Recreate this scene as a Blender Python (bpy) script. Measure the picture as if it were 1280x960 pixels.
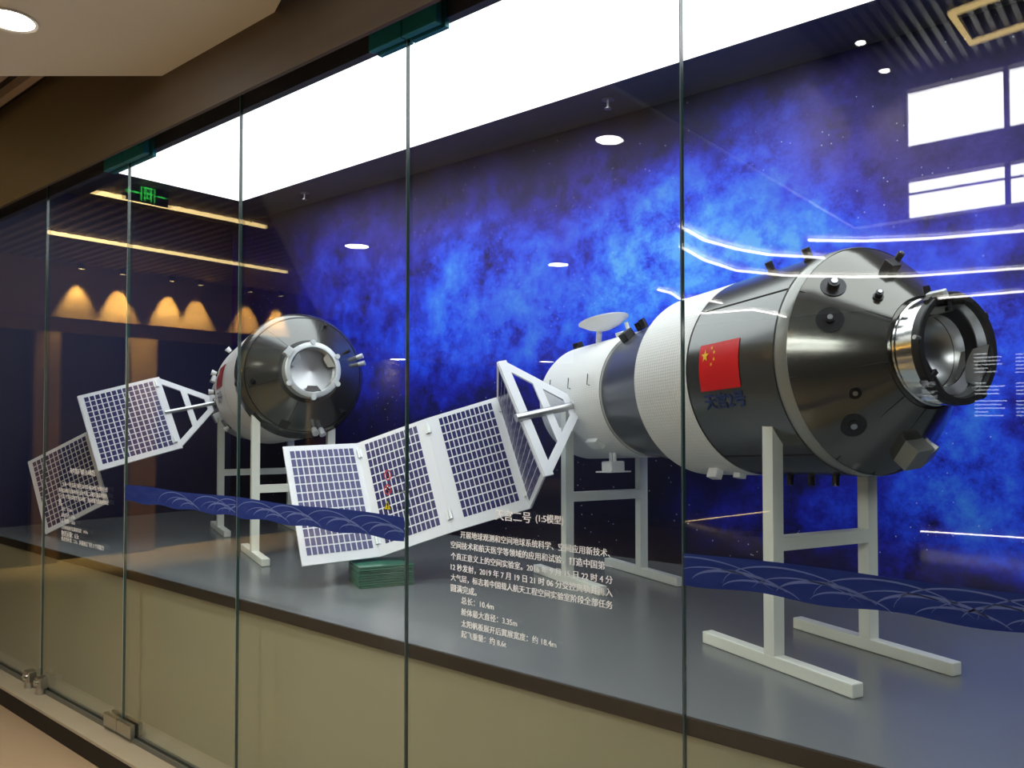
import bpy, bmesh, math, random
import numpy as np
from mathutils import Vector, Matrix
random.seed(7)
scn = bpy.context.scene
COL = scn.collection
for o in list(bpy.data.objects): bpy.data.objects.remove(o, do_unlink=True)

# ------------------------------------------------------------------ camera, world, exposure
FPX, CX, CY = 1000.0, 640.0, 499.6
PIT, YAW = math.radians(1.4), math.radians(39.9)
CAM = np.array([0.0, -1.64, 1.5])
cd = bpy.data.cameras.new('camera'); cam = bpy.data.objects.new('camera', cd); COL.objects.link(cam)
cam.location = CAM; cam.rotation_euler = (math.pi/2 + PIT, 0, YAW)
cd.sensor_width = 36; cd.lens = 36*FPX/1280; cd.shift_y = (CY-480)/1280; cd.clip_start = .05
scn.camera = cam
w = bpy.data.worlds.new('world'); scn.world = w; w.use_nodes = True
w.node_tree.nodes['Background'].inputs[0].default_value = (.75, .8, .9, 1)
w.node_tree.nodes['Background'].inputs[1].default_value = .05
vs = scn.view_settings
vs.view_transform = 'Standard'; vs.look = 'None'; vs.gamma = 1; vs.exposure = 1.08
vs.use_curve_mapping = False
scn.cycles.max_bounces = 10; scn.cycles.transparent_max_bounces = 24; scn.cycles.caustics_reflective = False
LUM = 1.6         # luminous stretch ceiling of the showcase
HALL = 1.4         # overall strength of the hall lamps

# pixel -> direction (distance then comes from a plane or a surface)
F0 = np.array([-math.sin(YAW), math.cos(YAW), 0]); RT = np.array([math.cos(YAW), math.sin(YAW), 0]); U0 = np.array([0, 0, 1.])
FW = F0*math.cos(PIT)+U0*math.sin(PIT); UP = U0*math.cos(PIT)-F0*math.sin(PIT)
def ray(px, py): return RT*(px-CX)/FPX-UP*(py-CY)/FPX+FW
def onz(px, py, z): d = ray(px, py); return CAM+d*(z-CAM[2])/d[2]
def ony(px, py, y): d = ray(px, py); return CAM+d*(y-CAM[1])/d[1]
def onx(px, py, x): d = ray(px, py); return CAM+d*(x-CAM[0])/d[0]
def mir(p): return Vector((p[0], -p[1], p[2]))       # what the glass mirrors stands on the hall side
def proj(P):
    P = np.asarray(P)-CAM; z = P@FW
    return np.stack([CX+FPX*(P@RT)/z, CY-FPX*(P@UP)/z], -1)

# ------------------------------------------------------------------ materials
class NT:
    def __init__(s, name):
        s.m = bpy.data.materials.new(name); s.m.use_nodes = True
        s.t = s.m.node_tree; s.t.nodes.clear(); s.out = s.n('ShaderNodeOutputMaterial')
    def n(s, typ, **kw):
        nd = s.t.nodes.new(typ)
        for k, v in kw.items(): setattr(nd, k, v)
        return nd
    def l(s, a, b): s.t.links.new(a, b)
    def set(s, sock, v):
        if hasattr(v, 'is_output') or isinstance(v, bpy.types.NodeSocket): s.l(v, sock)
        else: sock.default_value = v
    def math(s, op, a, b=None, clamp=False):
        nd = s.n('ShaderNodeMath', operation=op); nd.use_clamp = clamp
        s.set(nd.inputs[0], a)
        if b is not None: s.set(nd.inputs[1], b)
        return nd.outputs[0]
    def mixc(s, fac, a, b, mode='MIX'):
        nd = s.n('ShaderNodeMix', data_type='RGBA', blend_type=mode)
        s.set(nd.inputs[0], fac); s.set(nd.inputs[6], a); s.set(nd.inputs[7], b)
        return nd.outputs[2]
    def noise(s, vec, scale, detail=4, rough=.55):
        nd = s.n('ShaderNodeTexNoise'); s.l(vec, nd.inputs['Vector'])
        nd.inputs['Scale'].default_value = scale; nd.inputs['Detail'].default_value = detail; nd.inputs['Roughness'].default_value = rough
        return nd.outputs[0]
    def coord(s): return s.n('ShaderNodeTexCoord').outputs['Object']
def rgb(r, g, b):
    f = lambda c: (c/255/12.92 if c/255 <= .04045 else ((c/255+.055)/1.055)**2.4)
    return (f(r), f(g), f(b), 1)
def pmat(name, col, rough=.5, metal=0, bump=0, bscale=200, var=0, vscale=6, spec=.5, coat=0):
    t = NT(name); b = t.n('ShaderNodeBsdfPrincipled'); t.l(b.outputs[0], t.out.inputs[0])
    b.inputs['Base Color'].default_value = col; b.inputs['Roughness'].default_value = rough
    b.inputs['Metallic'].default_value = metal; b.inputs['Specular IOR Level'].default_value = spec
    b.inputs['Coat Weight'].default_value = coat
    c = t.coord()
    if var:
        nz = t.noise(c, vscale)
        f = t.math('MULTIPLY', t.math('SUBTRACT', nz, .5), var*2)
        dark = tuple(x*.45 for x in col[:3])+(1,)
        t.l(t.mixc(t.math('ADD', f, .25, True), col, dark), b.inputs['Base Color'])
        rr = t.math('ADD', t.math('MULTIPLY', nz, .15), rough-.07); t.l(rr, b.inputs['Roughness'])
    if bump:
        bm_ = t.n('ShaderNodeBump'); bm_.inputs['Strength'].default_value = bump; bm_.inputs['Distance'].default_value = .002
        t.l(t.noise(c, bscale, 3), bm_.inputs['Height']); t.l(bm_.outputs[0], b.inputs['Normal'])
    return t.m
def emat(name, col, strength):
    t = NT(name); e = t.n('ShaderNodeEmission'); e.inputs[0].default_value = col; e.inputs[1].default_value = strength
    t.l(e.outputs[0], t.out.inputs[0]); return t.m

def mk_glass():
    t = NT('clear_glass')
    lw = t.n('ShaderNodeLayerWeight'); lw.inputs[0].default_value = .5
    f = t.math('POWER', lw.outputs['Facing'], 5.0)
    f = t.math('ADD', t.math('MULTIPLY', f, .96), .04)        # one face of the pane; both faces reflect
    tr = t.n('ShaderNodeBsdfTransparent'); tr.inputs[0].default_value = (.965, .985, .975, 1)
    gl = t.n('ShaderNodeBsdfGlossy'); gl.inputs['Roughness'].default_value = 0.0
    mx = t.n('ShaderNodeMixShader'); t.l(f, mx.inputs[0]); t.l(tr.outputs[0], mx.inputs[1]); t.l(gl.outputs[0], mx.inputs[2])
    t.l(mx.outputs[0], t.out.inputs[0]); return t.m
def mk_mural():
    t = NT('nebula_mural'); c = t.coord()
    wn = t.n('ShaderNodeTexNoise'); t.l(c, wn.inputs['Vector']); wn.inputs['Scale'].default_value = 1.6; wn.inputs['Detail'].default_value = 6; wn.inputs['Roughness'].default_value = .62
    sub = t.n('ShaderNodeVectorMath', operation='SUBTRACT'); t.l(wn.outputs['Color'], sub.inputs[0]); sub.inputs[1].default_value = (.5, .5, .5)
    mul = t.n('ShaderNodeVectorMath', operation='SCALE'); t.l(sub.outputs[0], mul.inputs[0]); mul.inputs['Scale'].default_value = .9
    add = t.n('ShaderNodeVectorMath', operation='ADD'); t.l(c, add.inputs[0]); t.l(mul.outputs[0], add.inputs[1])
    sx = t.n('ShaderNodeSeparateXYZ'); t.l(add.outputs[0], sx.inputs[0])
    # printed clouds: (pixel, half widths in px, amount) on the wall
    def field(blobs):
        acc = None
        for (px, py, wx, wz, a) in blobs:
            p = ony(px, py, 1.93); q = ony(px+wx, py, 1.93); r = ony(px, py+wz, 1.93)
            dx, dz = abs(q[0]-p[0]), abs(p[2]-r[2])
            u = t.math('MULTIPLY', t.math('SUBTRACT', sx.outputs[0], float(p[0])), float(1/dx))
            v = t.math('MULTIPLY', t.math('SUBTRACT', sx.outputs[2], float(p[2])), float(1/dz))
            d = t.math('ADD', t.math('MULTIPLY', u, u), t.math('MULTIPLY', v, v))
            g = t.math('MULTIPLY', t.math('EXPONENT', t.math('MULTIPLY', d, -1.0)), a)
            acc = g if acc is None else t.math('ADD', acc, g)
        return acc
    blue = field([(600, 360, 105, 95, .62), (560, 440, 70, 70, .3), (800, 320, 95, 90, .68), (840, 300, 50, 80, .3), (950, 260, 100, 120, .55), (900, 340, 130, 70, .4), (930, 180, 80, 60, .25),
                  (1070, 290, 140, 90, .48), (1240, 380, 90, 100, .6), (1230, 560, 110, 120, .7), (1130, 640, 130, 70, .36), (1010, 600, 90, 45, .32), (450, 420, 65, 110, .28), (690, 420, 80, 80, .42),
                  (420, 350, 55, 70, .2), (250, 330, 90, 80, .16), (1270, 700, 90, 60, .36), (900, 640, 60, 40, .16), (110, 300, 60, 70, .34), (230, 480, 70, 60, .22), (700, 300, 120, 60, .2), (500, 300, 60, 50, .16)])
    purp = field([(730, 250, 130, 60, .6), (450, 290, 80, 60, .55), (1020, 160, 140, 80, .65), (1200, 270, 120, 110, .55), (660, 380, 60, 60, .25), (1130, 190, 130, 80, .5), (110, 320, 60, 60, .45), (560, 270, 90, 45, .4), (1230, 120, 90, 90, .35)])
    fine = t.noise(c, 5.5, 12, .74); fine2 = t.noise(c, 2.3, 6, .6)
    m = t.math('MULTIPLY', t.math('SUBTRACT', fine, .29), 2.35)
    m = t.math('MULTIPLY', m, t.math('ADD', fine2, .75))
    I = t.math('MULTIPLY', blue, m, True)
    cr = t.n('ShaderNodeValToRGB'); t.l(I, cr.inputs[0]); e = cr.color_ramp
    e.elements[0].position = 0; e.elements[0].color = (.005, .005, .02, 1)
    e.elements[1].position = 1; e.elements[1].color = (.12, .45, 1, 1)
    for p_, cc in ((.07, (.007, .008, .11, 1)), (.18, (.012, .018, .42, 1)), (.38, (.02, .08, .92, 1)), (.68, (.05, .24, 1, 1))):
        x = e.elements.new(p_); x.color = cc
    pf = t.math('MULTIPLY', purp, t.math('ADD', t.math('MULTIPLY', fine, 1.1), -.1), True)
    col = t.mixc(pf, cr.outputs[0], (.13, .09, .46, 1))
    vo = t.n('ShaderNodeTexVoronoi'); vo.inputs['Scale'].default_value = 26; t.l(c, vo.inputs['Vector'])
    st = t.math('LESS_THAN', vo.outputs['Distance'], .075)
    st = t.math('MULTIPLY', st, t.math('GREATER_THAN', t.noise(c, 3.1, 3), .5))
    col = t.mixc(t.math('MULTIPLY', st, .75), col, (.55, .65, 1, 1))
    b = t.n('ShaderNodeBsdfPrincipled'); t.l(col, b.inputs['Base Color']); b.inputs['Roughness'].default_value = .55; b.inputs['Specular IOR Level'].default_value = .25
    t.l(b.outputs[0], t.out.inputs[0]); return t.m
def mk_insul():
    t = NT('white_insulation'); b = t.n('ShaderNodeBsdfPrincipled'); t.l(b.outputs[0], t.out.inputs[0]); c = t.coord()
    wv = t.n('ShaderNodeTexWave', wave_type='BANDS', bands_direction='X'); t.l(c, wv.inputs['Vector']); wv.inputs['Scale'].default_value = 24; wv.inputs['Distortion'].default_value = .4
    wz = t.n('ShaderNodeTexWave', wave_type='BANDS', bands_direction='Z'); t.l(c, wz.inputs['Vector']); wz.inputs['Scale'].default_value = 30; wz.inputs['Distortion'].default_value = .6
    h = t.math('ADD', wv.outputs['Fac'], t.math('MULTIPLY', wz.outputs['Fac'], .5))
    bp = t.n('ShaderNodeBump'); bp.inputs['Strength'].default_value = .35; bp.inputs['Distance'].default_value = .002; t.l(h, bp.inputs['Height']); t.l(bp.outputs[0], b.inputs['Normal'])
    t.l(t.mixc(t.math('MULTIPLY', h, .35, True), (.88, .89, .87, 1), (.6, .62, .6, 1)), b.inputs['Base Color']); b.inputs['Roughness'].default_value = .6
    return t.m
def mk_brown(name, c1, c2, rough=.55):
    t = NT(name); b = t.n('ShaderNodeBsdfPrincipled'); t.l(b.outputs[0], t.out.inputs[0]); c = t.coord()
    mp = t.n('ShaderNodeMapping'); mp.inputs['Scale'].default_value = (.6, .6, 9); t.l(c, mp.inputs[0])
    t.l(t.mixc(t.noise(mp.outputs[0], 2.5, 5), c1, c2), b.inputs['Base Color']); b.inputs['Roughness'].default_value = rough
    return t.m
def mk_band():
    t = NT('blue_band_print'); c = t.coord()
    mp = t.n('ShaderNodeMapping'); mp.inputs['Scale'].default_value = (3, 1, 12); mp.inputs['Rotation'].default_value = (0, .5, 0); t.l(c, mp.inputs[0])
    col = t.mixc(t.noise(mp.outputs[0], 3, 3), (.02, .04, .22, 1), (.06, .095, .34, 1))
    d = t.n('ShaderNodeBsdfDiffuse'); t.l(col, d.inputs[0]); tl = t.n('ShaderNodeBsdfTranslucent'); t.l(col, tl.inputs[0])
    m = t.n('ShaderNodeMixShader'); m.inputs[0].default_value = .5; t.l(d.outputs[0], m.inputs[1]); t.l(tl.outputs[0], m.inputs[2])
    tr = t.n('ShaderNodeBsdfTransparent'); m2 = t.n('ShaderNodeMixShader'); m2.inputs[0].default_value = .06; t.l(m.outputs[0], m2.inputs[1]); t.l(tr.outputs[0], m2.inputs[2])
    t.l(m2.outputs[0], t.out.inputs[0]); return t.m
def mk_decal(name, col, trans):
    t = NT(name); d = t.n('ShaderNodeBsdfDiffuse'); d.inputs[0].default_value = col; tl = t.n('ShaderNodeBsdfTranslucent'); tl.inputs[0].default_value = col
    m = t.n('ShaderNodeMixShader'); m.inputs[0].default_value = trans; t.l(d.outputs[0], m.inputs[1]); t.l(tl.outputs[0], m.inputs[2]); t.l(m.outputs[0], t.out.inputs[0]); return t.m

M = {
 'glass': mk_glass(),
 'edge': pmat('glass_edge', (.02, .06, .055, 1), .15, spec=.8),
 'edgelit': pmat('highlit_glass_edge', (.5, .6, .6, 1), .15, spec=.8),  # paler copy of the glass edge, with its white highlight put into the colour
 'mural': mk_mural(),
 'navy': pmat('navy_wall', (.01, .01, .05, 1), .6),
 'soffit': pmat('dark_soffit', (.055, .055, .075, 1), .6),
 'lum': emat('luminous_fabric', (.93, .96, 1, 1), LUM),
 'top': pmat('dark_grey_laminate', (.15, .172, .186, 1), .22, bump=.15, bscale=260, var=.15, vscale=2.5),
 'trim': pmat('black_trim', (.006, .006, .006, 1), .55, spec=.2),
 'olive': pmat('olive_panel', (.33, .32, .22, 1), .38, var=.06, vscale=1.2),
 'plinth': pmat('dark_plinth', (.01, .008, .006, 1), .6, spec=.2),
 'littop': pmat('lit_plinth_top', (.32, .28, .2, 1), .4, var=.1),  # tan light on the plinth top, given as base colour
 'steel': pmat('brushed_steel', (.5, .49, .46, 1), .28, 1),
 'rail': pmat('grey_rail', (.14, .145, .13, 1), .35, .6),
 'teal': pmat('teal_fitting', (.03, .27, .33, 1), .3, .2),
 'brown': mk_brown('brown_wall', (.105, .075, .048, 1), (.075, .052, .034, 1)),
 'fascia': mk_brown('brown_veneer', (.36, .22, .09, 1), (.27, .15, .06, 1)),
 'white': pmat('white_plaster', (.88, .86, .8, 1), .7),
 'floor': pmat('tan_floor', (.33, .24, .15, 1), .22, var=.12, vscale=1.1),
 'slat': pmat('dark_slat', (.42, .33, .28, 1), .5),
 'black': pmat('black', (.01, .01, .011, 1), .45),
 'hallwall': pmat('dark_hall_wall', (.05, .038, .03, 1), .6),
 'frame': pmat('white_paint', (.8, .83, .76, 1), .35),
 'hull': pmat('dark_grey_hull', (.15, .155, .15, 1), .2, .75),
 'cone': pmat('dark_grey_cone', (.17, .168, .155, 1), .16, .8),
 'collar': pmat('collar_grey', (.3, .31, .29, 1), .25, .3),
 'adapt': pmat('grey_foil', (.13, .14, .155, 1), .28, .55, bump=.5, bscale=7),
 'insul': mk_insul(),
 'shell': pmat('white_shell', (.82, .83, .85, 1), .42, bump=.1, bscale=30),
 'metal': pmat('polished_metal', (.75, .75, .72, 1), .13, 1),
 'metal2': pmat('satin_metal', (.55, .56, .57, 1), .3, 1),
 'ltmetal': pmat('pale_metal', (.72, .76, .78, 1), .35, .4),
 'dkmetal': pmat('dark_metal', (.05, .05, .055, 1), .3, .7),
 'seam': pmat('black_seam', (.006, .006, .006, 1), .6),
 'pframe': pmat('panel_frame_white', (.78, .8, .86, 1), .4),
 'cell': pmat('solar_cell_navy', (.035, .035, .16, 1), .22, .1, var=.1, vscale=3),
 'red': pmat('flag_red', (.75, .008, .01, 1), .35),
 'dkred': pmat('flag_dark_red', (.35, .01, .02, 1), .4),
 'yellow': pmat('star_yellow', (.95, .6, .02, 1), .4),
 'navyink': pmat('navy_ink', (.01, .03, .15, 1), .4),
 'ink': mk_decal('white_lettering', (.96, .96, .96, 1), .3),
 'line': mk_decal('pale_blue_line', (.2, .27, .58, 1), .45),
 'band': mk_band(),
 'decred': mk_decal('sticker_red', (.55, .05, .06, 1), .4),
 'decyel': mk_decal('sticker_yellow', (.85, .75, .03, 1), .4),
 'decblk': mk_decal('sticker_black', (.01, .01, .012, 1), .2),
 'sheet': pmat('green_sheet_edge', (.035, .16, .105, 1), .18, spec=.8),
 'sheettop': pmat('glass_sheet_face', (.3, .42, .4, 1), .08, spec=.8),
 'lamp': emat('lamp_white', (1, .97, .9, 1), 26),
 'ledw': emat('led_white', (1, .95, .9, 1), 9),
 'ledy': emat('led_warm', (1, .72, .3, 1), 3.6),
 'day': emat('daylight_pane', (1, .99, .96, 1), 8),
 'green': emat('exit_green', (.05, .9, .1, 1), 1.6),
 'board': emat('backlit_board', (.05, .25, .9, 1), .8),
 'boardw': emat('backlit_white', (.9, .95, 1, 1), 2.2),
}

# ------------------------------------------------------------------ object helpers
def link(o, parent=None):
    COL.objects.link(o)
    if parent is not None: o.parent = parent
    return o
def tag(o, label=None, cat=None, group=None, kind=None):
    for k, v in (('label', label), ('category', cat), ('group', group), ('kind', kind)):
        if v: o[k] = v
    return o
def empty(name, loc=(0, 0, 0), mat=None):
    o = bpy.data.objects.new(name, None); o.empty_display_size = .1
    if mat is not None: o.matrix_world = mat
    else: o.location = loc
    return link(o)
class MB:
    def __init__(s): s.v = []; s.f = []; s.mi = []
    def add(s, V, Fc, mi=0):
        b = len(s.v); s.v += [tuple(map(float, p)) for p in V]
        for f in Fc: s.f.append(tuple(i+b for i in f)); s.mi.append(mi)
        return s
    def box(s, lo, hi, mi=0, mis=None):
        x0, y0, z0 = lo; x1, y1, z1 = hi
        V = [(x0,y0,z0),(x1,y0,z0),(x1,y1,z0),(x0,y1,z0),(x0,y0,z1),(x1,y0,z1),(x1,y1,z1),(x0,y1,z1)]
        Fc = [(0,3,2,1),(4,5,6,7),(0,1,5,4),(1,2,6,5),(2,3,7,6),(3,0,4,7)]   # bottom top front right back left
        b = len(s.v); s.v += V
        for k, f in enumerate(Fc): s.f.append(tuple(i+b for i in f)); s.mi.append(mis[k] if mis else mi)
        return s
    def obox(s, c, ax, ay, az, mi=0):   # oriented: half-vectors
        c, ax, ay, az = map(lambda q: np.array(q, float), (c, ax, ay, az))
        V = [c+i*ax+j*ay+k*az for k in (-1, 1) for (i, j) in ((-1,-1),(1,-1),(1,1),(-1,1))]
        return s.add(V, [(0,3,2,1),(4,5,6,7),(0,1,5,4),(1,2,6,5),(2,3,7,6),(3,0,4,7)], mi)
    def beam(s, p, q, wv, hv, mi=0):    # bar from p to q with half-vectors wv, hv
        p, q = np.array(p, float), np.array(q, float)
        return s.obox((p+q)/2, (q-p)/2, wv, hv, mi)
    def lathe(s, prof, seg=64, O=(0,0,0), A=(1,0,0), mi=0, caps=True):
        O = np.array(O, float); A = np.array(A, float); A /= np.linalg.norm(A)
        h = np.array([0, 0, 1.]) if abs(A[2]) < .9 else np.array([1., 0, 0])
        Y = np.cross(A, h); Y /= np.linalg.norm(Y); Z = np.cross(Y, A)
        b = len(s.v)
        for t, r in prof:
            for k in range(seg):
                a = 2*math.pi*k/seg; s.v.append(tuple(O+A*t+r*(math.cos(a)*Y+math.sin(a)*Z)))
        for i in range(len(prof)-1):
            for k in range(seg):
                k2 = (k+1) % seg
                s.f.append((b+i*seg+k, b+i*seg+k2, b+(i+1)*seg+k2, b+(i+1)*seg+k)); s.mi.append(mi)
        if caps:
            if prof[0][1] > 1e-6: s.f.append(tuple(b+k for k in reversed(range(seg)))); s.mi.append(mi)
            if prof[-1][1] > 1e-6: s.f.append(tuple(b+(len(prof)-1)*seg+k for k in range(seg))); s.mi.append(mi)
        return s
    def cyl(s, p, q, r, seg=16, mi=0, r2=None):
        p, q = np.array(p, float), np.array(q, float); d = q-p; L = np.linalg.norm(d)
        return s.lathe([(0, r), (L, r if r2 is None else r2)], seg, p, d/L, mi)
    def tube(s, pts, r, seg=6, mi=0):
        pts = [np.array(p, float) for p in pts]; b = len(s.v)
        for i, p in enumerate(pts):
            d = pts[min(i+1, len(pts)-1)]-pts[max(i-1, 0)]; d /= np.linalg.norm(d)
            h = np.array([0, 0, 1.]) if abs(d[2]) < .9 else np.array([1., 0, 0])
            Y = np.cross(d, h); Y /= np.linalg.norm(Y); Z = np.cross(d, Y)
            for k in range(seg): a = 2*math.pi*k/seg; s.v.append(tuple(p+r*(math.cos(a)*Y+math.sin(a)*Z)))
        for i in range(len(pts)-1):
            for k in range(seg):
                k2 = (k+1) % seg; s.f.append((b+i*seg+k, b+i*seg+k2, b+(i+1)*seg+k2, b+(i+1)*seg+k)); s.mi.append(mi)
        s.f.append(tuple(b+k for k in range(seg))); s.mi.append(mi)
        s.f.append(tuple(b+(len(pts)-1)*seg+k for k in reversed(range(seg)))); s.mi.append(mi)
        return s
    def prism(s, poly, z0, z1, mi=0):
        n = len(poly)
        V = [(x, y, z0) for x, y in poly]+[(x, y, z1) for x, y in poly]
        return s.add(V, [tuple(reversed(range(n))), tuple(range(n, 2*n))]+[(i, (i+1) % n, (i+1) % n+n, i+n) for i in range(n)], mi)
    def build(s, name, mats, parent=None, smooth=False, bevel=0, recalc=True, angle=35):
        me = bpy.data.meshes.new(name); me.from_pydata(s.v, [], s.f)
        mats = mats if isinstance(mats, (list, tuple)) else [mats]
        for m in mats: me.materials.append(M[m] if isinstance(m, str) else m)
        me.polygons.foreach_set('material_index', s.mi)
        if recalc:
            bm = bmesh.new(); bm.from_mesh(me); bmesh.ops.recalc_face_normals(bm, faces=bm.faces[:]); bm.to_mesh(me); bm.free()
        if smooth:
            me.polygons.foreach_set('use_smooth', [True]*len(me.polygons)); me.set_sharp_from_angle(angle=math.radians(angle))
        me.update()
        o = link(bpy.data.objects.new(name, me), parent)
        if bevel:
            bv = o.modifiers.new('bevel', 'BEVEL'); bv.width = bevel; bv.segments = 2; bv.limit_method = 'ANGLE'
        return o
def box(name, lo, hi, mat, parent=None, bevel=0): return MB().box(lo, hi).build(name, mat, parent, bevel=bevel)
def struct(o): o['kind'] = 'structure'; return o

# text -> flat mesh (verts list, faces) with box 0..W, centred in v
def text_mesh(body, bold=.0):
    cu = bpy.data.curves.new('lettering', 'FONT'); cu.body = body; cu.size = 1; cu.resolution_u = 2; cu.offset = bold; cu.fill_mode = 'FRONT'
    ob = bpy.data.objects.new('lettering', cu); COL.objects.link(ob)
    dg = bpy.context.evaluated_depsgraph_get(); dg.update()
    me = bpy.data.meshes.new_from_object(ob.evaluated_get(dg))
    V = np.array([v.co[:] for v in me.vertices]) if len(me.vertices) else np.zeros((0, 3)); Fc = [tuple(p.vertices) for p in me.polygons]
    bpy.data.objects.remove(ob, do_unlink=True); bpy.data.meshes.remove(me); bpy.data.curves.remove(cu)
    return V, Fc

# ------------------------------------------------------------------ showcase shell
PZ, PY = .785, .125                # platform height and front
XL, XR, YB, ZC = -6.0, 2.0, 1.93, 3.1
struct(box('wall_back', (XL, YB, 0), (XR, YB+.12, ZC+.1), 'mural'))
struct(box('wall_left', (XL-.12, -.10, 0), (XL, YB+.12, ZC+.1), 'navy'))
struct(box('wall_right', (XR, -.10, 0), (XR+.12, YB+.12, ZC+.1), 'navy'))
c = MB().box((XL, 1.565, ZC), (XR, YB, ZC+.1)).box((XL, .05, ZC), (-5.28, 1.565, ZC+.1)).box((-5.28, .05, ZC+.06), (XR, 1.565, ZC+.1))
struct(c.build('ceiling', 'soffit'))
tag(box('luminous_ceiling_panel', (-5.28, .05, ZC+.002), (XR, 1.565, ZC+.058), 'lum'), 'large glowing white stretch ceiling panel above the display models', 'ceiling light')
b = MB().box((-9.0, -.10, 2.66), (XR+.12, -.085, 2.76)).box((-9.0, -.10, 2.76), (XR+.12, .02, 3.95))
struct(b.build('wall_front', 'brown'))
struct(box('trim_1', (XL, .02, 2.68), (XR, .05, ZC), 'soffit'))
pl = empty('display_platform', (-2, PY, 0))
def wpart(mb, name, mat, parent, **k):
    o = mb.build(name, mat, None, **k); o.parent = parent; o.matrix_parent_inverse = Matrix.Translation(-Vector(parent.location)); return o
wpart(MB().box((XL+.02, PY, PZ-.04), (XR-.02, YB-.003, PZ)), 'top_slab', 'top', pl)
wpart(MB().box((XL+.02, PY-.012, PZ-.042), (XR-.02, PY-.0005, PZ+.001)), 'edge_trim', 'trim', pl, bevel=.002)
wpart(MB().box((XL+.02, PY+.008, .1), (XR-.02, PY+.03, PZ-.041)), 'front_panel', 'olive', pl)
tag(pl, 'long olive-fronted display platform with a dark grey top behind the glass', 'platform')
kb = empty('glass_plinth', (-2, 0, 0))
wpart(MB().box((XL, -.11, 0), (XR, PY+.03, .085)), 'plinth_body', 'plinth', kb)
wpart(MB().box((XL, -.112, .085), (XR, PY+.03, .0995)), 'plinth_lit_top', 'littop', kb, bevel=.002)  # separate top strip, coloured as the plinth looks where lit
wpart(MB().box((XL, -.012, .1), (XR, -.002, .118)).box((XL, .014, .1), (XR, .026, .118)), 'glass_channel', 'rail', kb)
tag(kb, 'low dark plinth, its lit top painted in beige, carrying the glass wall', 'plinth')

# ------------------------------------------------------------------ glass panes with print
JX = [-5.47, -4.563, -3.63, -2.712, -1.788, -.869, .05, .97, 1.9]
GT = .012
PANE = ['clear glass pane at the far left end, left of the steel floor clamps',
        'glass pane lettered in small white text, in front of the far folded solar panels',
        'glass pane crossed by a dark fading blue band',
        'glass pane with warning stickers and a bright blue swirled band',
        'glass pane carrying the large block of white text',
        'glass pane with a grey-blue swirled band in front of the flagged spacecraft',
        '',
        '']
GZ = 2.745
gw = tag(empty('glass_wall', (0, 0, 0)), 'tall frameless glass wall of butted panes closing the front of the showcase', 'glass wall')
panes = []
for i in range(8):
    x0, x1 = JX[i]+.002, JX[i+1]-.002
    o = MB().box((x0, 0, .1), (x1, GT, GZ), mis=[1, 1, 0, 2, 0, 1]).build('glass_pane', ['glass', 'edge', 'edgelit'], gw)
    if PANE[i]: o['label'] = PANE[i]
    panes.append(o)
def flat_text(lines, parent, name, mat='ink', y=-.0012, bold=.0):
    mb = MB()
    for body, pa, pb in lines:
        a = ony(*pa, 0); b_ = ony(*pb, 0); V, Fc = text_mesh(body, bold)
        if not len(V): continue
        s_ = (b_[0]-a[0])/(V[:, 0].max()-V[:, 0].min()); zc = (a[2]+b_[2])/2
        vm = .36
        for k, dx in enumerate((-.026*s_, 0, .026*s_)):     # three passes: a heavier stroke
            mb.add([(a[0]+(q[0]-V[:, 0].min())*s_+dx, y-k*.00008, zc+(q[1]-vm)*s_) for q in V], Fc)
    return mb.build(name, mat, parent, recalc=False)
flat_text([('天宫二号', (619.7, 643.7), (663.8, 647)), ('(1:5模型)', (670, 647.5), (704.5, 650.5))], panes[4], 'title_lettering', bold=.006)
flat_text([
 ('开展地球观测和空间地球系统科学、空间应用新技术、', (576, 668), (763, 692)),
 ('空间技术和航天医学等领域的应用和试验，打造中国第一', (564, 681), (766, 708)),
 ('个真正意义上的空间实验室。2016 年 9 月 15 日 22 时 4 分', (564, 695), (766, 725)),
 ('12 秒发射，2019 年 7 月 19 日 21 时 06 分受控离轨并再入', (564, 709), (766, 740.6)),
 ('大气层，标志着中国载人航天工程空间实验室阶段全部任务', (564, 722), (766, 756)),
 ('圆满完成。', (564, 735), (596, 740)), ('总长：10.4m', (577, 751.6), (617.5, 757)), ('舱体最大直径：3.35m', (577, 765.6), (646.6, 778)),
 ('太阳帆板展开后翼展宽度：约 18.4m', (577, 780), (695.6, 804.7)), ('起飞重量：约 8.6t', (577, 793), (633, 804.7))], panes[4], 'paragraph_lettering')
flat_text([('天舟货运飞船 (1:5模型)', (87.5, 588.8), (119, 591))], panes[1], 'title_lettering', bold=.006)
flat_text([
 ('“天舟一号”货运飞船于2017年4月20日19时41分在', (77.5, 606), (135, 611)), ('海南文昌航天发射场由长征七号遥二运载火箭成功发射，', (73.5, 613.8), (135, 619)),
 ('与天宫二号空间实验室交会对接，完成推进剂在轨补加试', (73.5, 620.6), (135.6, 627.5)), ('验。', (73.5, 627.5), (78.5, 628.2)), ('总长：10.6m', (77, 635.6), (90, 637.5)),
 ('最大直径：3.35m', (77, 643.8), (94, 646)), ('起飞重量：13.5t', (77, 651), (94, 653)), ('太阳帆板展开后翼展宽度：14.9m', (77, 660), (110, 664)),
 ('物资运输：6.5t', (77, 667), (98.7, 670)), ('推进剂补加：2.1t，具备独立飞行 3 个月能力', (77, 675), (130, 683))], panes[1], 'paragraph_lettering')
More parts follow.
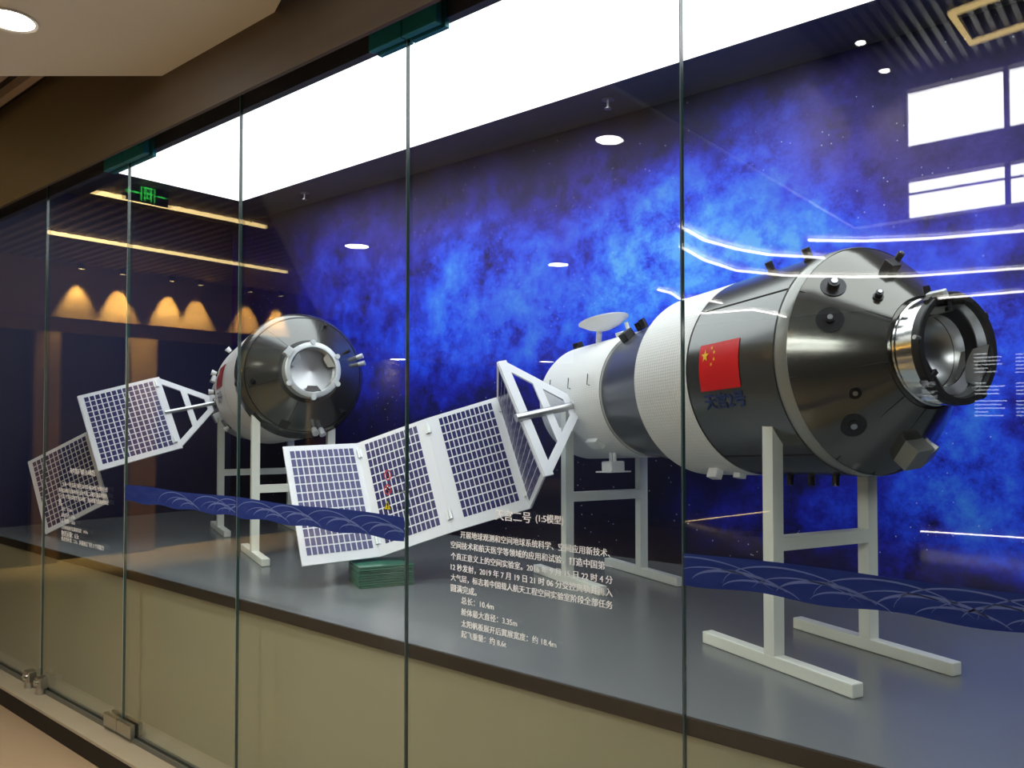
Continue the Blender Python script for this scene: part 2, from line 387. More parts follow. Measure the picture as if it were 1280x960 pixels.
# swirled band, printed on three panes
def arc_ribbon(mb, cx, cz, a, b_, t0, t1, wd, rot=0, y=-.0022, n=18):
    L = []
    for k in range(n+1):
        th = t0+(t1-t0)*k/n; x_, z_ = a*math.cos(th), b_*math.sin(th)
        L.append((cx+x_*math.cos(rot)-z_*math.sin(rot), cz+x_*math.sin(rot)+z_*math.cos(rot)))
    V = []
    for k, (x_, z_) in enumerate(L):
        p, q = L[max(k-1, 0)], L[min(k+1, n)]; dx, dz = q[0]-p[0], q[1]-p[1]; d = math.hypot(dx, dz) or 1
        w_ = wd*math.sin(math.pi*(k+.6)/(n+1.2)); V += [(x_-dz/d*w_, y, z_+dx/d*w_), (x_+dz/d*w_, y, z_-dx/d*w_)]
    mb.add(V, [(2*k, 2*k+2, 2*k+3, 2*k+1) for k in range(n)])
def band(i, xa, xb, za, zb, swirls):
    n = 60; V = []
    for k in range(n+1):
        x_ = xa+(xb-xa)*k/n; wob = .004*math.sin(x_*23+i)
        top = za+.003*math.sin(x_*9+1); bot = zb+wob
        V += [(x_, -.0008, top), (x_, -.0008, bot), (x_, -.0016, top), (x_, -.0016, bot)]
    Fc = []
    for k in range(n):
        a = 4*k; Fc += [(a+2, a+3, a+7, a+6), (a, a+4, a+5, a+1), (a, a+2, a+6, a+4), (a+1, a+5, a+7, a+3)]
    o = MB().add(V, Fc).build('swirled_band', 'band', panes[i])
    h = za-zb; mb = MB()
    for (cx, s_) in swirls:
        for (dx, sc, wd, dz) in ((0, 1, .0017, 0), (.035, .8, .0013, -.006), (.075, .72, .0035, -.004), (.12, .55, .0022, -.008)):
            t1_ = .17*math.pi if sc > .6 else .1*math.pi
            arc_ribbon(mb, cx+dx+.12*s_, zb+h*.02+dz, .135*s_*sc, h*.86*sc, math.pi*(1.0 if sc == 1 else .94), t1_, wd, -.07)
    mb.v = [(min(max(q[0], xa), xb), q[1], min(max(q[2], zb+.001), za-.001)) for q in mb.v]
    mb.build('swirl_lines', 'line', panes[i], recalc=False)
    return o
band(2, JX[2]+.01, JX[3]-.004, 1.207, 1.136, [(-3.3, 1.1), (-3.02, 1.1), (-2.86, .9)])
band(3, JX[3]+.004, JX[4]-.004, 1.207, 1.136, [(-2.7, 1.1), (-2.5, 1), (-2.27, 1.05), (-2.05, 1)])
band(5, JX[5]+.004, JX[6]-.004, 1.199, 1.130, [(-.95, 1.2), (-.755, 1.1), (-.56, 1.1), (-.41, 1), (-.27, 1), (-.1, .9)])
# warning stickers
def sticker(kind, px, py, words, name):
    c_ = ony(px, py, 0); cx, cz = c_[0], c_[2]; r = .0165; mb = MB(); y = -.0014
    if kind == 'ban':
        ring = lambda ra, rb: mb.add([(cx+q*math.cos(2*math.pi*k/24), y, cz+q*math.sin(2*math.pi*k/24)) for k in range(24) for q in (ra, rb)], [(2*k, 2*k+1, (2*k+3) % 48, (2*k+2) % 48) for k in range(24)])
        ring(r, r*.78); d = r*.62; mb.add([(cx-d-.0015, y-.0002, cz+d), (cx-d+.0015, y-.0002, cz+d+.001), (cx+d+.0015, y-.0002, cz-d), (cx+d-.0015, y-.0002, cz-d-.001)], [(0, 1, 2, 3)])
        mb.add([(cx-.004, y, cz-.009), (cx+.005, y, cz-.009), (cx+.006, y, cz+.004), (cx+.001, y, cz+.009), (cx-.006, y, cz+.003)], [(0, 1, 2, 3, 4)], 1)
        o = mb.build(name, ['decred', 'decblk'], panes[3], recalc=False)
    else:
        mb.add([(cx-r*1.1, y, cz-r*.8), (cx+r*1.1, y, cz-r*.8), (cx, y, cz+r*1.1)], [(0, 1, 2)], 1)
        mb.add([(cx-r*.86, y-.0003, cz-r*.67), (cx+r*.86, y-.0003, cz-r*.67), (cx, y-.0003, cz+r*.86)], [(0, 1, 2)], 0)
        mb.add([(cx-.002, y-.0006, cz-.002), (cx+.002, y-.0006, cz-.002), (cx+.0025, y-.0006, cz+.008), (cx-.0025, y-.0006, cz+.008)], [(0, 1, 2, 3)], 1)
        mb.add([(cx-.002, y-.0006, cz-.008), (cx+.002, y-.0006, cz-.008), (cx+.002, y-.0006, cz-.004), (cx-.002, y-.0006, cz-.004)], [(0, 1, 2, 3)], 1)
        o = mb.build(name, ['decyel', 'decblk'], panes[3], recalc=False)
    flat_text([(words, (px+8, py+1), (px+21, py+3.5))], panes[3], 'sticker_lettering', 'decblk')
sticker('ban', 485, 594, '禁止攀爬', 'warning_sticker'); sticker('ban', 485, 612, '请勿触摸', 'warning_sticker'); sticker('tri', 485, 632, '小心玻璃', 'warning_sticker')

# patch fittings and clamps
def patch(x, z0, z1, hw, mat, name, label, cat='fitting'):
    e = empty(name, (x, -.01, z0))
    for s_ in (-1, 1):
        a, b_ = sorted((s_*.003, s_*hw))
        MB().box((a, -.014, 0), (b_, .008, z1-z0)).build('cover_plate', mat, e, bevel=.002)
        MB().box((a, .023, 0), (b_, .042, z1-z0)).build('cover_plate', mat, e, bevel=.002)
    return tag(e, label, cat, 'door fittings on the glass joints')
patch(JX[4], 2.652, 2.735, .15, 'teal', 'patch_fitting', 'teal metal fitting at the top of the pane joint nearest the text block')
patch(JX[2], 2.652, 2.735, .2, 'teal', 'patch_fitting', 'small dark teal fitting at the top of the joint near the far solar panel')
patch(JX[2], .119, .175, .13, 'steel', 'patch_fitting', 'brushed steel floor fitting at the foot of a glass joint')
for s_, lb in ((-1, 'left one of the two shiny steel clamps at the foot of the glass'), (1, 'right one of the two shiny steel clamps at the foot of the glass')):
    e = empty('glass_clamp', (JX[1]+s_*.075, -.02, .1)); 
    MB().cyl((0, 0, 0), (0, 0, .05), .026, 20).build('post', 'steel', e, smooth=True)
    MB().box((-.035, -.02, .03), (.035, .019, .085)).build('jaw', 'steel', e, bevel=.004)
    MB().cyl((0, -.021, .058), (0, -.034, .058), .016, 16).build('bolt', 'metal', e, smooth=True)
    tag(e, lb, 'clamp', 'steel floor clamps')

# ------------------------------------------------------------------ spacecraft models
class Craft:
    def __init__(s, name, origin, front, prof):
        a = np.array(front, float); a /= np.linalg.norm(a); z = np.array([0, 0, 1.]); y = np.cross(z, a); y /= np.linalg.norm(y); v = np.cross(a, y)
        s.O = np.array(origin, float); s.R = np.stack([a, y, v], 1)
        m = Matrix(((a[0], y[0], v[0], s.O[0]), (a[1], y[1], v[1], s.O[1]), (a[2], y[2], v[2], s.O[2]), (0, 0, 0, 1)))
        s.e = empty(name, mat=m); s.prof = prof
        T = np.linspace(prof[0][0], prof[-1][0], 420); s.T = T; s.Rr = np.interp(T, [p[0] for p in prof], [p[1] for p in prof])
    def loc(s, P): return (np.asarray(P)-s.O)@s.R
    def wld(s, P): return np.asarray(P)@s.R.T+s.O
    def pt(s, t, ang, h=0):
        r = float(np.interp(t, [p[0] for p in s.prof], [p[1] for p in s.prof]))+h
        return np.array([t, r*math.cos(ang), r*math.sin(ang)])
    def nrm(s, t, ang):
        d = .004; r = lambda q: float(np.interp(q, [p[0] for p in s.prof], [p[1] for p in s.prof]))
        sl = (r(t+d)-r(t-d))/(2*d); sl = max(-2.5, min(2.5, sl)); n = np.array([-sl, math.cos(ang), math.sin(ang)]); return n/np.linalg.norm(n)
    def find(s, px, py, t0=-9, t1=9):
        A = np.radians(np.arange(0, 360, 1.0)); k = (s.T >= t0) & (s.T <= t1); T = s.T[k]; Rr = s.Rr[k]
        TT, AA = np.meshgrid(T, A, indexing='ij'); RR = np.repeat(Rr[:, None], len(A), 1)
        P = np.stack([TT, RR*np.cos(AA), RR*np.sin(AA)], -1); W = P.reshape(-1, 3)@s.R.T+s.O
        sl = np.gradient(Rr, T) if len(T) > 2 else np.zeros(len(T)); N = np.stack([-np.repeat(sl[:, None], len(A), 1), np.cos(AA), np.sin(AA)], -1).reshape(-1, 3)@s.R.T
        vis = ((CAM-W)*N).sum(1) > 0
        q = proj(W); d = np.hypot(q[:, 0]-px, q[:, 1]-py)+np.where(vis, 0, 1e6)
        i = int(np.argmin(d)); return float(TT.ravel()[i]), float(AA.ravel()[i])
    def sec(s, name, prof, mat, **k):
        return MB().lathe(prof, k.pop('seg', 96), caps=k.pop('caps', True)).build(name, mat, s.e, smooth=True, **k)
    def basis(s, t, ang):
        n = s.nrm(t, ang); u = np.array([0, -math.sin(ang), math.cos(ang)]); f = np.cross(u, n); f /= np.linalg.norm(f)
        return n, f, u       # out, along axis, round the hull
    def knob(s, name, px, py, r, h, mat, base=None, r2=None, t0=-9, t1=9, seg=18, tip=None, label=None):
        t, a = s.find(px, py, t0, t1); n, f, u = s.basis(t, a); p = s.pt(t, a); mb = MB()
        if base: mb.cyl(p-n*.004, p+n*.006, base, 24, 1)
        mb.cyl(p-n*.004, p+n*h, r, seg, 0, r2)
        o = mb.build(name, [mat, 'dkmetal'], s.e, smooth=True)
        if tip: MB().cyl(p+n*(h-.002), p+n*(h+.004), r*.55, 12).build('lens', tip, o, smooth=True)
        if label: o['label'] = label
        return o
    def block(s, name, px, py, sx, sy, sz, mat, t0=-9, t1=9, bevel=.003, lift=0):
        t, a = s.find(px, py, t0, t1); n, f, u = s.basis(t, a); p = s.pt(t, a)
        return MB().obox(p+n*(sz/2-.006+lift), f*sx/2, u*sy/2, n*(sz/2+.003)).build(name, mat, s.e, bevel=bevel)
    def seam_ring(s, t, r, w_=.0025):
        return MB().lathe([(t-w_, r+.0012), (t+w_, r+.0012)], 96, caps=False).build('panel_seam', 'seam', s.e, smooth=True)
    def seam_line(s, pts, w_=.002, mat='seam'):
        return MB().tube([s.pt(t, a, .0006) for t, a in pts], w_, 5).build('panel_seam', mat, s.e)
    def patch_uv(s, t0, t1, a0, a1, lift=.002, nt=6, na=12):
        V = [s.pt(t0+(t1-t0)*i/nt, a0+(a1-a0)*j/na, lift) for i in range(nt+1) for j in range(na+1)]
        return V, [(i*(na+1)+j, (i+1)*(na+1)+j, (i+1)*(na+1)+j+1, i*(na+1)+j+1) for i in range(nt) for j in range(na)]

def solar_panel(cr, TL, TR, BR, BL, nx, ny, margins, parent, name='solar_panel', th=.009):
    """world corners seen from the camera side; margins l,r,t,b as fractions"""
    P = [cr.loc(p) for p in (TL, TR, BR, BL)]; camL = cr.loc(CAM)
    at = lambda u, v: (P[0]*(1-u)+P[1]*u)*(1-v)+(P[3]*(1-u)+P[2]*u)*v
    n = np.cross(P[1]-P[0], P[3]-P[0]); n /= np.linalg.norm(n)
    if n@(camL-at(.5, .5)) < 0: n = -n
    V = []; N = 4
    for d in (th/2, -th/2):
        for i in range(N+1):
            for j in range(N+1): V.append(at(i/N, j/N)+n*d)
    Fc = []; K = (N+1)**2; idx = lambda i, j: i*(N+1)+j
    for i in range(N):
        for j in range(N):
            q = (idx(i, j), idx(i+1, j), idx(i+1, j+1), idx(i, j+1)); Fc += [q, tuple(K+k for k in reversed(q))]
    rim = [idx(i, 0) for i in range(N)]+[idx(N, j) for j in range(N)]+[idx(i, N) for i in range(N, 0, -1)]+[idx(0, j) for j in range(N, 0, -1)]
    for k in range(len(rim)): a, b_ = rim[k], rim[(k+1) % len(rim)]; Fc.append((a, b_, b_+K, a+K))
    o = MB().add(V, Fc).build(name, 'pframe', parent)
    l, r, t_, b_ = margins; mb = MB(); gx, gy = .22, .16
    for i in range(nx):
        for j in range(ny):
            u0 = l+(1-l-r)*(i+gx/2)/nx; u1 = l+(1-l-r)*(i+1-gx/2)/nx; v0 = t_+(1-t_-b_)*(j+gy/2)/ny; v1 = t_+(1-t_-b_)*(j+1-gy/2)/ny
            q = [at(u0, v0), at(u1, v0), at(u1, v1), at(u0, v1)]
            mb.add([x_+n*(th/2-.001) for x_ in q]+[x_+n*(th/2+.0012) for x_ in q], [(4, 5, 6, 7), (0, 1, 5, 4), (1, 2, 6, 5), (2, 3, 7, 6), (3, 0, 4, 7)])
    c_ = mb.build('solar_cells', 'cell', o); c_['kind'] = 'stuff'
    return o, at, n
def hinge(cr, at, n, u, v, du, dv, parent):
    p = at(u, v); a = at(u+.01, v)-p; a /= np.linalg.norm(a); b_ = at(u, v+.01)-p; b_ /= np.linalg.norm(b_)
    mb = MB().obox(p+n*.008, a*du, b_*dv, n*.005); mb.cyl(p+n*.012-b_*dv, p+n*.012+b_*dv, .005, 10)
    mb.build('hinge', 'ltmetal', parent, bevel=.001)
def yoke(cr, T, B, apex, parent, depth_frac=1.0):
    T, B, A = cr.loc(T), cr.loc(B), cr.loc(apex); c_ = (T+B)/2; w_ = (T-B)/2; L = np.linalg.norm(w_); wu = w_/L
    ax = A-c_; ax = ax-wu*(ax@wu); Lx = np.linalg.norm(ax)*depth_frac; au = ax/np.linalg.norm(ax); n = np.cross(au, wu)
    if n@(cr.loc(CAM)-c_) < 0: n = -n
    mb = MB(); hn = n*.005; bar = .02
    pos = lambda u, v: c_+au*u+wu*v
    ya = .045
    mb.beam(pos(bar, -L), pos(bar, L), au*bar, hn)
    for s_ in (-1, 1):
        p, q = pos(.02, s_*(L-.018)), pos(Lx, s_*ya); d = (q-p)/np.linalg.norm(q-p); mb.beam(p, q, np.cross(d, n)*.018, hn*.98)
    um = Lx*.55; hw = ya+(L-ya)*(1-um/Lx); mb.beam(pos(um, -hw), pos(um, hw), au*.017, hn*.96)
    mb.beam(pos(Lx-.004, -ya-.012), pos(Lx-.004, ya+.012), au*.016, hn*.94)
    return mb.build('yoke', 'pframe', parent, bevel=.001)

def star(cx, cy, r, rot):
    return [(cx+(r if k % 2 == 0 else r*.4)*math.cos(rot+k*math.pi/5), cy+(r if k % 2 == 0 else r*.4)*math.sin(rot+k*math.pi/5)) for k in range(10)]
def flag(cr, t0, t1, a0, a1, mat, ymat):
    """a0 top angle, a1 bottom angle on the camera-facing side; t0 hoist edge"""
    V, Fc = cr.patch_uv(t0, t1, a0, a1); o = MB().add(V, Fc).build('flag', mat, cr.e, smooth=True)
    W_, H_ = 30., 20.
    def m(x_, y_): return cr.pt(t0+(t1-t0)*x_/W_, a0+(a1-a0)*y_/H_, .0035)
    for (sx, sy, r, rot) in ((5, 5, 3, -math.pi/2), (10, 2, 1, 3.6), (12, 4, 1, 3.3), (12, 7, 1, 2.9), (10, 9, 1, 2.6)):
        pts = star(sx, sy, r, rot); MB().add([m(sx, sy)]+[m(*p) for p in pts], [(0, k+1, (k+1) % 10+1) for k in range(10)]).build('flag_star', ymat, o, recalc=False)
    return o
def hull_text(cr, body, t0, t1, ang, height, mat, parent, lift=.003, flip=1):
    V, Fc = text_mesh(body, .02); sx = (t1-t0)/(V[:, 0].max()-V[:, 0].min())
    s_ = height/.9; r = float(np.interp((t0+t1)/2, [p[0] for p in cr.prof], [p[1] for p in cr.prof]))
    return MB().add([cr.pt(t0+(q[0]-V[:, 0].min())*sx, ang+flip*(q[1]-.36)*s_/r, lift) for q in V], Fc).build('hull_lettering', mat, parent, recalc=False)

# ---- near craft
p2 = [(-1.64, .24), (-1.62, .2663), (-1.067, .2663), (-.8, .295), (-.712, .305), (-.709, .335), (-.397, .335), (0, .335), (.045, .333), (.2205, .152), (.222, .146), (.3132, .146)]
cA = Craft('spacecraft_model', (-.718, .8253, 1.6675), (.8976, -.4373, .0554), p2)
tag(cA.e, 'large grey and white space laboratory model with a red flag on its hull', 'spacecraft model', 'spacecraft models on stands')
cA.sec('service_module', [(-1.645, .0), (-1.645, .235), (-1.63, .258), (-1.6, .2663), (-1.067, .2663), (-1.066, .25)], 'insul')
cA.sec('adapter_cone', [(-1.067, .258), (-.8, .292), (-.712, .305), (-.70, .29)], 'adapt', caps=False)
cA.sec('insulation_section', [(-.715, .2), (-.714, .325), (-.706, .3345), (-.402, .3345), (-.398, .330)], 'insul', caps=False)
cA.sec('hull_cylinder', [(-.397, .32), (-.396, .335), (-.002, .335), (0, .332)], 'hull', caps=False)
cA.sec('collar', [(0, .33), (.002, .335), (.04, .334), (.047, .331)], 'collar', caps=False)
fc = cA.sec('front_cone', [(.046, .33), (.075, .309), (.2205, .152), (.221, .10)], 'cone', caps=False)
cA.seam_ring(-.397, .335); cA.seam_ring(0.001, .335); cA.seam_ring(-1.067, .2663, .002); cA.seam_ring(.2205, .1525, .002)
dk = MB().lathe([(.215, .146), (.235, .1462), (.238, .143), (.262, .143), (.265, .146), (.29, .146)], 80, caps=False).build('docking_ring', 'metal', cA.e, smooth=True)
MB().lathe([(.288, .146), (.29, .149), (.31, .149), (.3132, .146), (.3132, .131), (.30, .127)], 80, caps=False).build('rim', 'black', dk, smooth=True)
MB().lathe([(.3, .1275), (.27, .122), (.235, .112), (.2, .09), (.175, .055), (.168, .0)], 64, caps=False).build('inner_bowl', 'metal2', dk, smooth=True)
MB().lathe([(.274, .1235), (.276, .118), (.262, .096), (.258, .096)], 64, caps=False).build('inner_ring', 'dkmetal', dk, smooth=True)
for k in range(3):
    a0 = math.radians(98+120*k); mb = MB()
    def q(t, r, da): return (t, r*math.cos(a0+da), r*math.sin(a0+da))
    mb.add([q(.306, .1275, -.5), q(.306, .1275, .5), q(.245, .098, .4), q(.245, .098, -.4), q(.303, .1295, -.5), q(.303, .1295, .5), q(.242, .101, .4), q(.242, .101, -.4)],
           [(0, 1, 2, 3), (7, 6, 5, 4), (0, 4, 5, 1), (1, 5, 6, 2), (2, 6, 7, 3), (3, 7, 4, 0)])
    mb.build('guide_petal', 'metal2', dk)
    MB().obox(q(.30, .117, 0), (.006, 0, 0), np.array((0, math.cos(a0), math.sin(a0)))*.018, np.array((0, -math.sin(a0), math.cos(a0)))*.007).build('latch', 'black', dk, bevel=.001)
for k in range(12):
    a0 = math.radians(30*k+7); n_ = np.array((0, math.cos(a0), math.sin(a0)))
    if k % 3 == 1: MB().obox(np.array((.301, 0, 0))+n_*.152, (.008, 0, 0), n_*.006, np.array((0, -math.sin(a0), math.cos(a0)))*.009).build('rim_lug', 'black', dk, bevel=.001)
# seams running along hull and cone
tA, aA = cA.find(888, 389, -.39, -.01); cA.seam_line([(-.39, aA), (-.003, aA)], .0022)
for dd in (-62, 90, 140): cA.seam_line([(-.39, aA+math.radians(dd)), (-.003, aA+math.radians(dd))], .0018)
for (pa, pb) in (((1001, 365), (1108, 396)), ((1068, 314), (1145, 368)), ((987, 471), (1108, 453)), ((1042, 578), (1125, 500)), ((1095, 590), (1150, 520))):
    ta, a_ = cA.find(*pa, .045, .06); tb, b_ = cA.find(*pb, .2, .22)
    cA.seam_line([(.048+(.2195-.048)*k/6, a_+(b_-a_)*k/6) for k in range(7)], .0016)
# flag and name
tf, af = cA.find(877, 430, -.39, -.01); tg, ag = cA.find(926, 480, -.39, -.01); _, at_ = cA.find(902, 427, -.39, -.01); _, ab_ = cA.find(902, 486, -.39, -.01)
fl = flag(cA, tf, tg, at_, ab_, 'red', 'yellow')
tn0, _ = cA.find(881, 500, -.39, -.01); tn1, _ = cA.find(929, 488, -.39, -.01); _, an_ = cA.find(905, 501, -.39, -.01)
sgn = 1 if at_ > ab_ else -1
hull_text(cA, '天宫2号', tn0, tn1, an_, .048, 'navyink', cA.e, flip=sgn)
# fittings
cA.knob('sensor', 1012, 325, .013, .038, 'dkmetal', t0=-.12, t1=.0, base=.017)
cA.knob('sensor', 966, 341, .012, .036, 'dkmetal', t0=-.35, t1=-.05, base=.016)
cA.knob('thruster', 1041, 359, .016, .026, 'dkmetal', base=.034, tip='metal2'); cA.knob('thruster', 1038, 400, .013, .022, 'dkmetal', base=.036, tip='metal2')
cA.block('camera_housing', 1110, 339, .034, .036, .036, 'dkmetal'); cA.knob('sensor', 1116, 333, .010, .044, 'dkmetal', tip='metal2')
cA.knob('sensor', 1098, 373, .010, .022, 'dkmetal', base=.014, tip='metal2'); cA.knob('port', 1068, 491, .012, .006, 'dkmetal', base=.016, tip='metal2')
cA.knob('port', 1066, 531, .016, .008, 'dkmetal', base=.034, tip='metal2')
cA.block('antenna_box', 1135, 561, .075, .07, .05, 'collar', t0=.05, t1=.2); cA.block('antenna_box', 1162, 572, .05, .05, .03, 'collar', t0=.08, t1=.2)
for px in (988, 1014, 1045): cA.knob('sensor', px, 595, .011, .03, 'dkmetal', t0=-.3, t1=0)
cA.block('bracket', 895, 587, .05, .03, .035, 'shell', t0=-.69, t1=-.42); cA.block('bracket', 925, 592, .035, .03, .02, 'shell', t0=-.55, t1=-.40)
n_ = MB(); 
for (px, py, rr, hh, mm, nm) in ((1152, 423, .006, .014, 'metal2', 'locking_pin'), (1160, 370, .009, .03, 'dkmetal', 'sensor')):
    cA.knob(nm, px, py, rr, hh, mm, t0=.225, t1=.31)
cA.block('bracket', 1172, 371, .05, .02, .018, 'ltmetal', t0=.23, t1=.31)
# dish antenna on the service module
td, ad = cA.find(747, 427, -1.5, -1.08); nD, fD, uD = cA.basis(td, ad); pD = cA.pt(td, ad)
dish = empty('dish_antenna'); dish.parent = cA.e
zL = cA.loc(CAM+np.array([0, 0, 1.]))-cA.loc(CAM); tilt = zL-.2*fD*np.sign(fD[0])-.1*np.array([0, 1., 0]); tilt /= np.linalg.norm(tilt)
MB().cyl(pD-nD*.01, pD+nD*.012+fD*.035*np.sign(fD[0])+tilt*.045, .013, 16).build('mast', 'shell', dish, smooth=True)
MB().lathe([(.03, .0), (.033, .035), (.048, .075), (.072, .112), (.075, .112), (.052, .075), (.038, .035), (.035, 0)], 48, pD+nD*.016+fD*.085*np.sign(fD[0]), tilt, caps=False).build('reflector', 'shell', dish, smooth=True)
MB().cyl(pD+nD*.016+fD*.085*np.sign(fD[0])+tilt*.05, pD+nD*.016+fD*.085*np.sign(fD[0])+tilt*.088, .008, 12).build('feed', 'shell', dish, smooth=True)
cA.block('control_box', 722, 431, .05, .03, .03, 'black', t0=-1.6, t1=-1.2)
cA.block('connector_box', 786, 422, .05, .045, .03, 'black', t0=-1.15, t1=-1.0)
cA.block('bracket', 776, 419, .05, .02, .022, 'shell', t0=-1.2, t1=-1.075); cA.knob('bracket_arm', 786, 415, .008, .05, 'shell', t0=-1.12, t1=-1.05)
cA.knob('sensor', 806, 408, .014, .035, 'dkmetal', t0=-.95, t1=-.72); cA.knob('sensor', 800, 412, .012, .03, 'black', t0=-.98, t1=-.74)
for (px, py) in ((690, 488), (713, 486), (737, 482)):
    t, a = cA.find(px, py, -1.62, -1.08); n, f, u = cA.basis(t, a); p = cA.pt(t, a); s_ = 1 if u[2] > 0 else -1
    MB().tube([p, p+n*.012, p+n*.014+s_*u*.045], .0022, 6).build('wire_antenna', 'dkmetal', cA.e)
cA.block('side_box', 745, 553, .09, .05, .022, 'insul', t0=-1.4, t1=-1.08)
tb_, ab2 = cA.find(764, 572, -1.25, -1.08); n, f, u = cA.basis(tb_, ab2); p = cA.pt(tb_, ab2)
ob = MB().obox(p+np.array([0, 0, -.055]), (.04, 0, 0), (0, .035, 0), (0, 0, .022)).build('camera_housing', 'shell', cA.e, bevel=.006)
MB().obox(p+np.array([0, 0, -.078]), (.062, 0, 0), (0, .05, 0), (0, 0, .003)).build('base_flange', 'shell', ob)
for d in (-.015, .015): MB().cyl(p+np.array([d, 0, .012]), p+np.array([d, 0, -.04]), .008, 12).build('strut', 'shell', ob, smooth=True)
cA.knob('nozzle', 708, 534, .012, .06, 'shell', r2=.016, t0=-1.6, t1=-1.3)
MB().lathe([(-1.645, .09), (-1.70, .06), (-1.71, .05), (-1.80, .085)], 40, caps=False).build('main_nozzle', 'dkmetal', cA.e, smooth=True)
# wing
wT = [(-2.4463, 1.1815, 1.6026), (-2.7034, .9667, 1.5015), (-2.9802, .7868, 1.3851), (-3.0942, .456, 1.3754)]
wB = [(-2.1912, 1.1081, 1.1095), (-2.4484, .8933, 1.0084), (-2.7251, .7134, .892), (-2.8391, .3826, .8823)]
hT, hB = np.array((-2.2583, .9641, 1.7468)), np.array((-1.9707, .923, 1.2681))
wT, wB = [np.array(p) for p in wT], [np.array(p) for p in wB]
root = np.array((-2.0009, 1.1695, 1.5588)); tip_ = (hT+hB)/2; bd = (tip_-root)/np.linalg.norm(tip_-root)
bm_ = MB().cyl(cA.loc(root-bd*.06), cA.loc(tip_+bd*.012-np.array([0, .012, 0])), .0175, 20).build('boom', 'metal2', cA.e, smooth=True)
MB().cyl(cA.loc(root-bd*.04), cA.loc(root+bd*.012), .024, 20).build('boom_flange', 'ltmetal', bm_, smooth=True)
for q_ in (.22, .85): pp = cA.loc(root+(tip_-root)*q_); MB().lathe([(0, .0055), (.016, .0055)], 10, pp+np.array((.0, -.0, .0)), cA.loc(CAM)-pp).build('boom_bolt', 'black', bm_)
apex = root+bd*.02
yoke(cA, hT, hB, apex, cA.e)
o1, at1, n1 = solar_panel(cA, wT[0], hT, hB, wB[0], 12, 13, (.08, .06, .05, .04), cA.e)
specs = [(wT[1], wT[0], wB[0], wB[1], (.16, .1, .03, .08)), (wT[2], wT[1], wB[1], wB[2], (.1, .14, .03, .08)), (wT[3], wT[2], wB[2], wB[3], (.07, .07, .04, .07))]
for k, (a, b_, c_, d, mg) in enumerate(specs):
    o, at, n = solar_panel(cA, a, b_, c_, d, 12, 12, mg, cA.e)
    hinge(cA, at, n, 1.0, .1, .012, .022, o); hinge(cA, at, n, 1.0, .86, .012, .022, o)

# ---- far craft
p1 = [(-1.62, .25), (-1.6, .28), (-1.0, .28), (-.88, .333), (-.85, .335), (-.02, .335), (.03, .333), (.1, .3), (.225, .16), (.228, .14), (.31, .14)]
cB = Craft('spacecraft_model', (-3.6315, .9265, 1.7308), (.9176, -.3931, .0596), p1)
tag(cB.e, 'smaller-looking far cargo spacecraft model, its round pale docking port facing out', 'spacecraft model', 'spacecraft models on stands')
cB.sec('propulsion_module', [(-1.62, 0), (-1.62, .25), (-1.6, .28), (-1.0, .28), (-.99, .26)], 'shell', caps=False)
cB.sec('adapter_cone', [(-1.0, .278), (-.88, .333), (-.87, .3)], 'adapt', caps=False)
cB.sec('cargo_module', [(-.88, .30), (-.878, .334), (-.02, .335), (-.018, .33)], 'shell', caps=False)
cB.sec('front_cone', [(-.018, .332), (-.015, .336), (.03, .334), (.1, .302), (.225, .162), (.226, .1)], 'hull', caps=False)
cB.seam_ring(-.018, .3355); cB.seam_ring(-.42, .335); cB.seam_ring(-.86, .335)
MB().lathe([(.098, .304), (.102, .3015)], 96, caps=False).build('panel_seam', 'seam', cB.e)
dk = MB().lathe([(.22, .14), (.25, .142), (.29, .14), (.31, .14), (.312, .137), (.312, .116), (.30, .112)], 72, caps=False).build('docking_ring', 'ltmetal', cB.e, smooth=True)
MB().lathe([(.3, .1125), (.262, .108), (.255, .06), (.25, 0)], 56, caps=False).build('inner_bowl', 'metal2', dk, smooth=True)
for k in range(3):
    a0 = math.radians(90+120*k+180); mb = MB()
    def q(t, r, da): return (t, r*math.cos(a0+da), r*math.sin(a0+da))
    mb.add([q(.308, .114, -.36), q(.308, .114, .36), q(.285, .082, .3), q(.285, .082, -.3), q(.304, .115, -.36), q(.304, .115, .36), q(.281, .083, .3), q(.281, .083, -.3)],
           [(0, 1, 2, 3), (7, 6, 5, 4), (0, 4, 5, 1), (1, 5, 6, 2), (2, 6, 7, 3), (3, 7, 4, 0)])
    mb.build('guide_petal', 'ltmetal' if k else 'dkmetal', dk)
for k in range(6):
    a0 = math.radians(60*k+30); n_ = np.array((0, math.cos(a0), math.sin(a0)))
    MB().cyl(np.array((.295, 0, 0))+n_*.141, np.array((.318, 0, 0))+n_*.141, .013, 14).build('rim_lug', 'ltmetal', dk, smooth=True)
cB.block('camera_housing', 367, 445, .05, .045, .03, 'ltmetal', t0=.15, t1=.3); cB.knob('lens_hood', 368, 444, .012, .03, 'black', t0=.2, t1=.3)
for (pa, pb) in (((303, 467), (327, 460)), ((310, 425), (330, 424))):
    ta, a_ = cB.find(*pa, -.01, .1); tb, b_ = cB.find(*pb, -.01, .12); cB.seam_line([(ta+(tb-ta)*k/5, a_+(b_-a_)*k/5) for k in range(6)], .002)
for dd in (20, 75, 130, 195, 250, 310):
    a_ = math.radians(dd); cB.seam_line([(.104+(.224-.104)*k/5, a_) for k in range(6)], .0015)
cB.knob('sensor', 299, 480, .012, .02, 'dkmetal', base=.018); cB.knob('sensor', 317, 477, .010, .018, 'dkmetal', base=.015, t0=-.01, t1=.2)
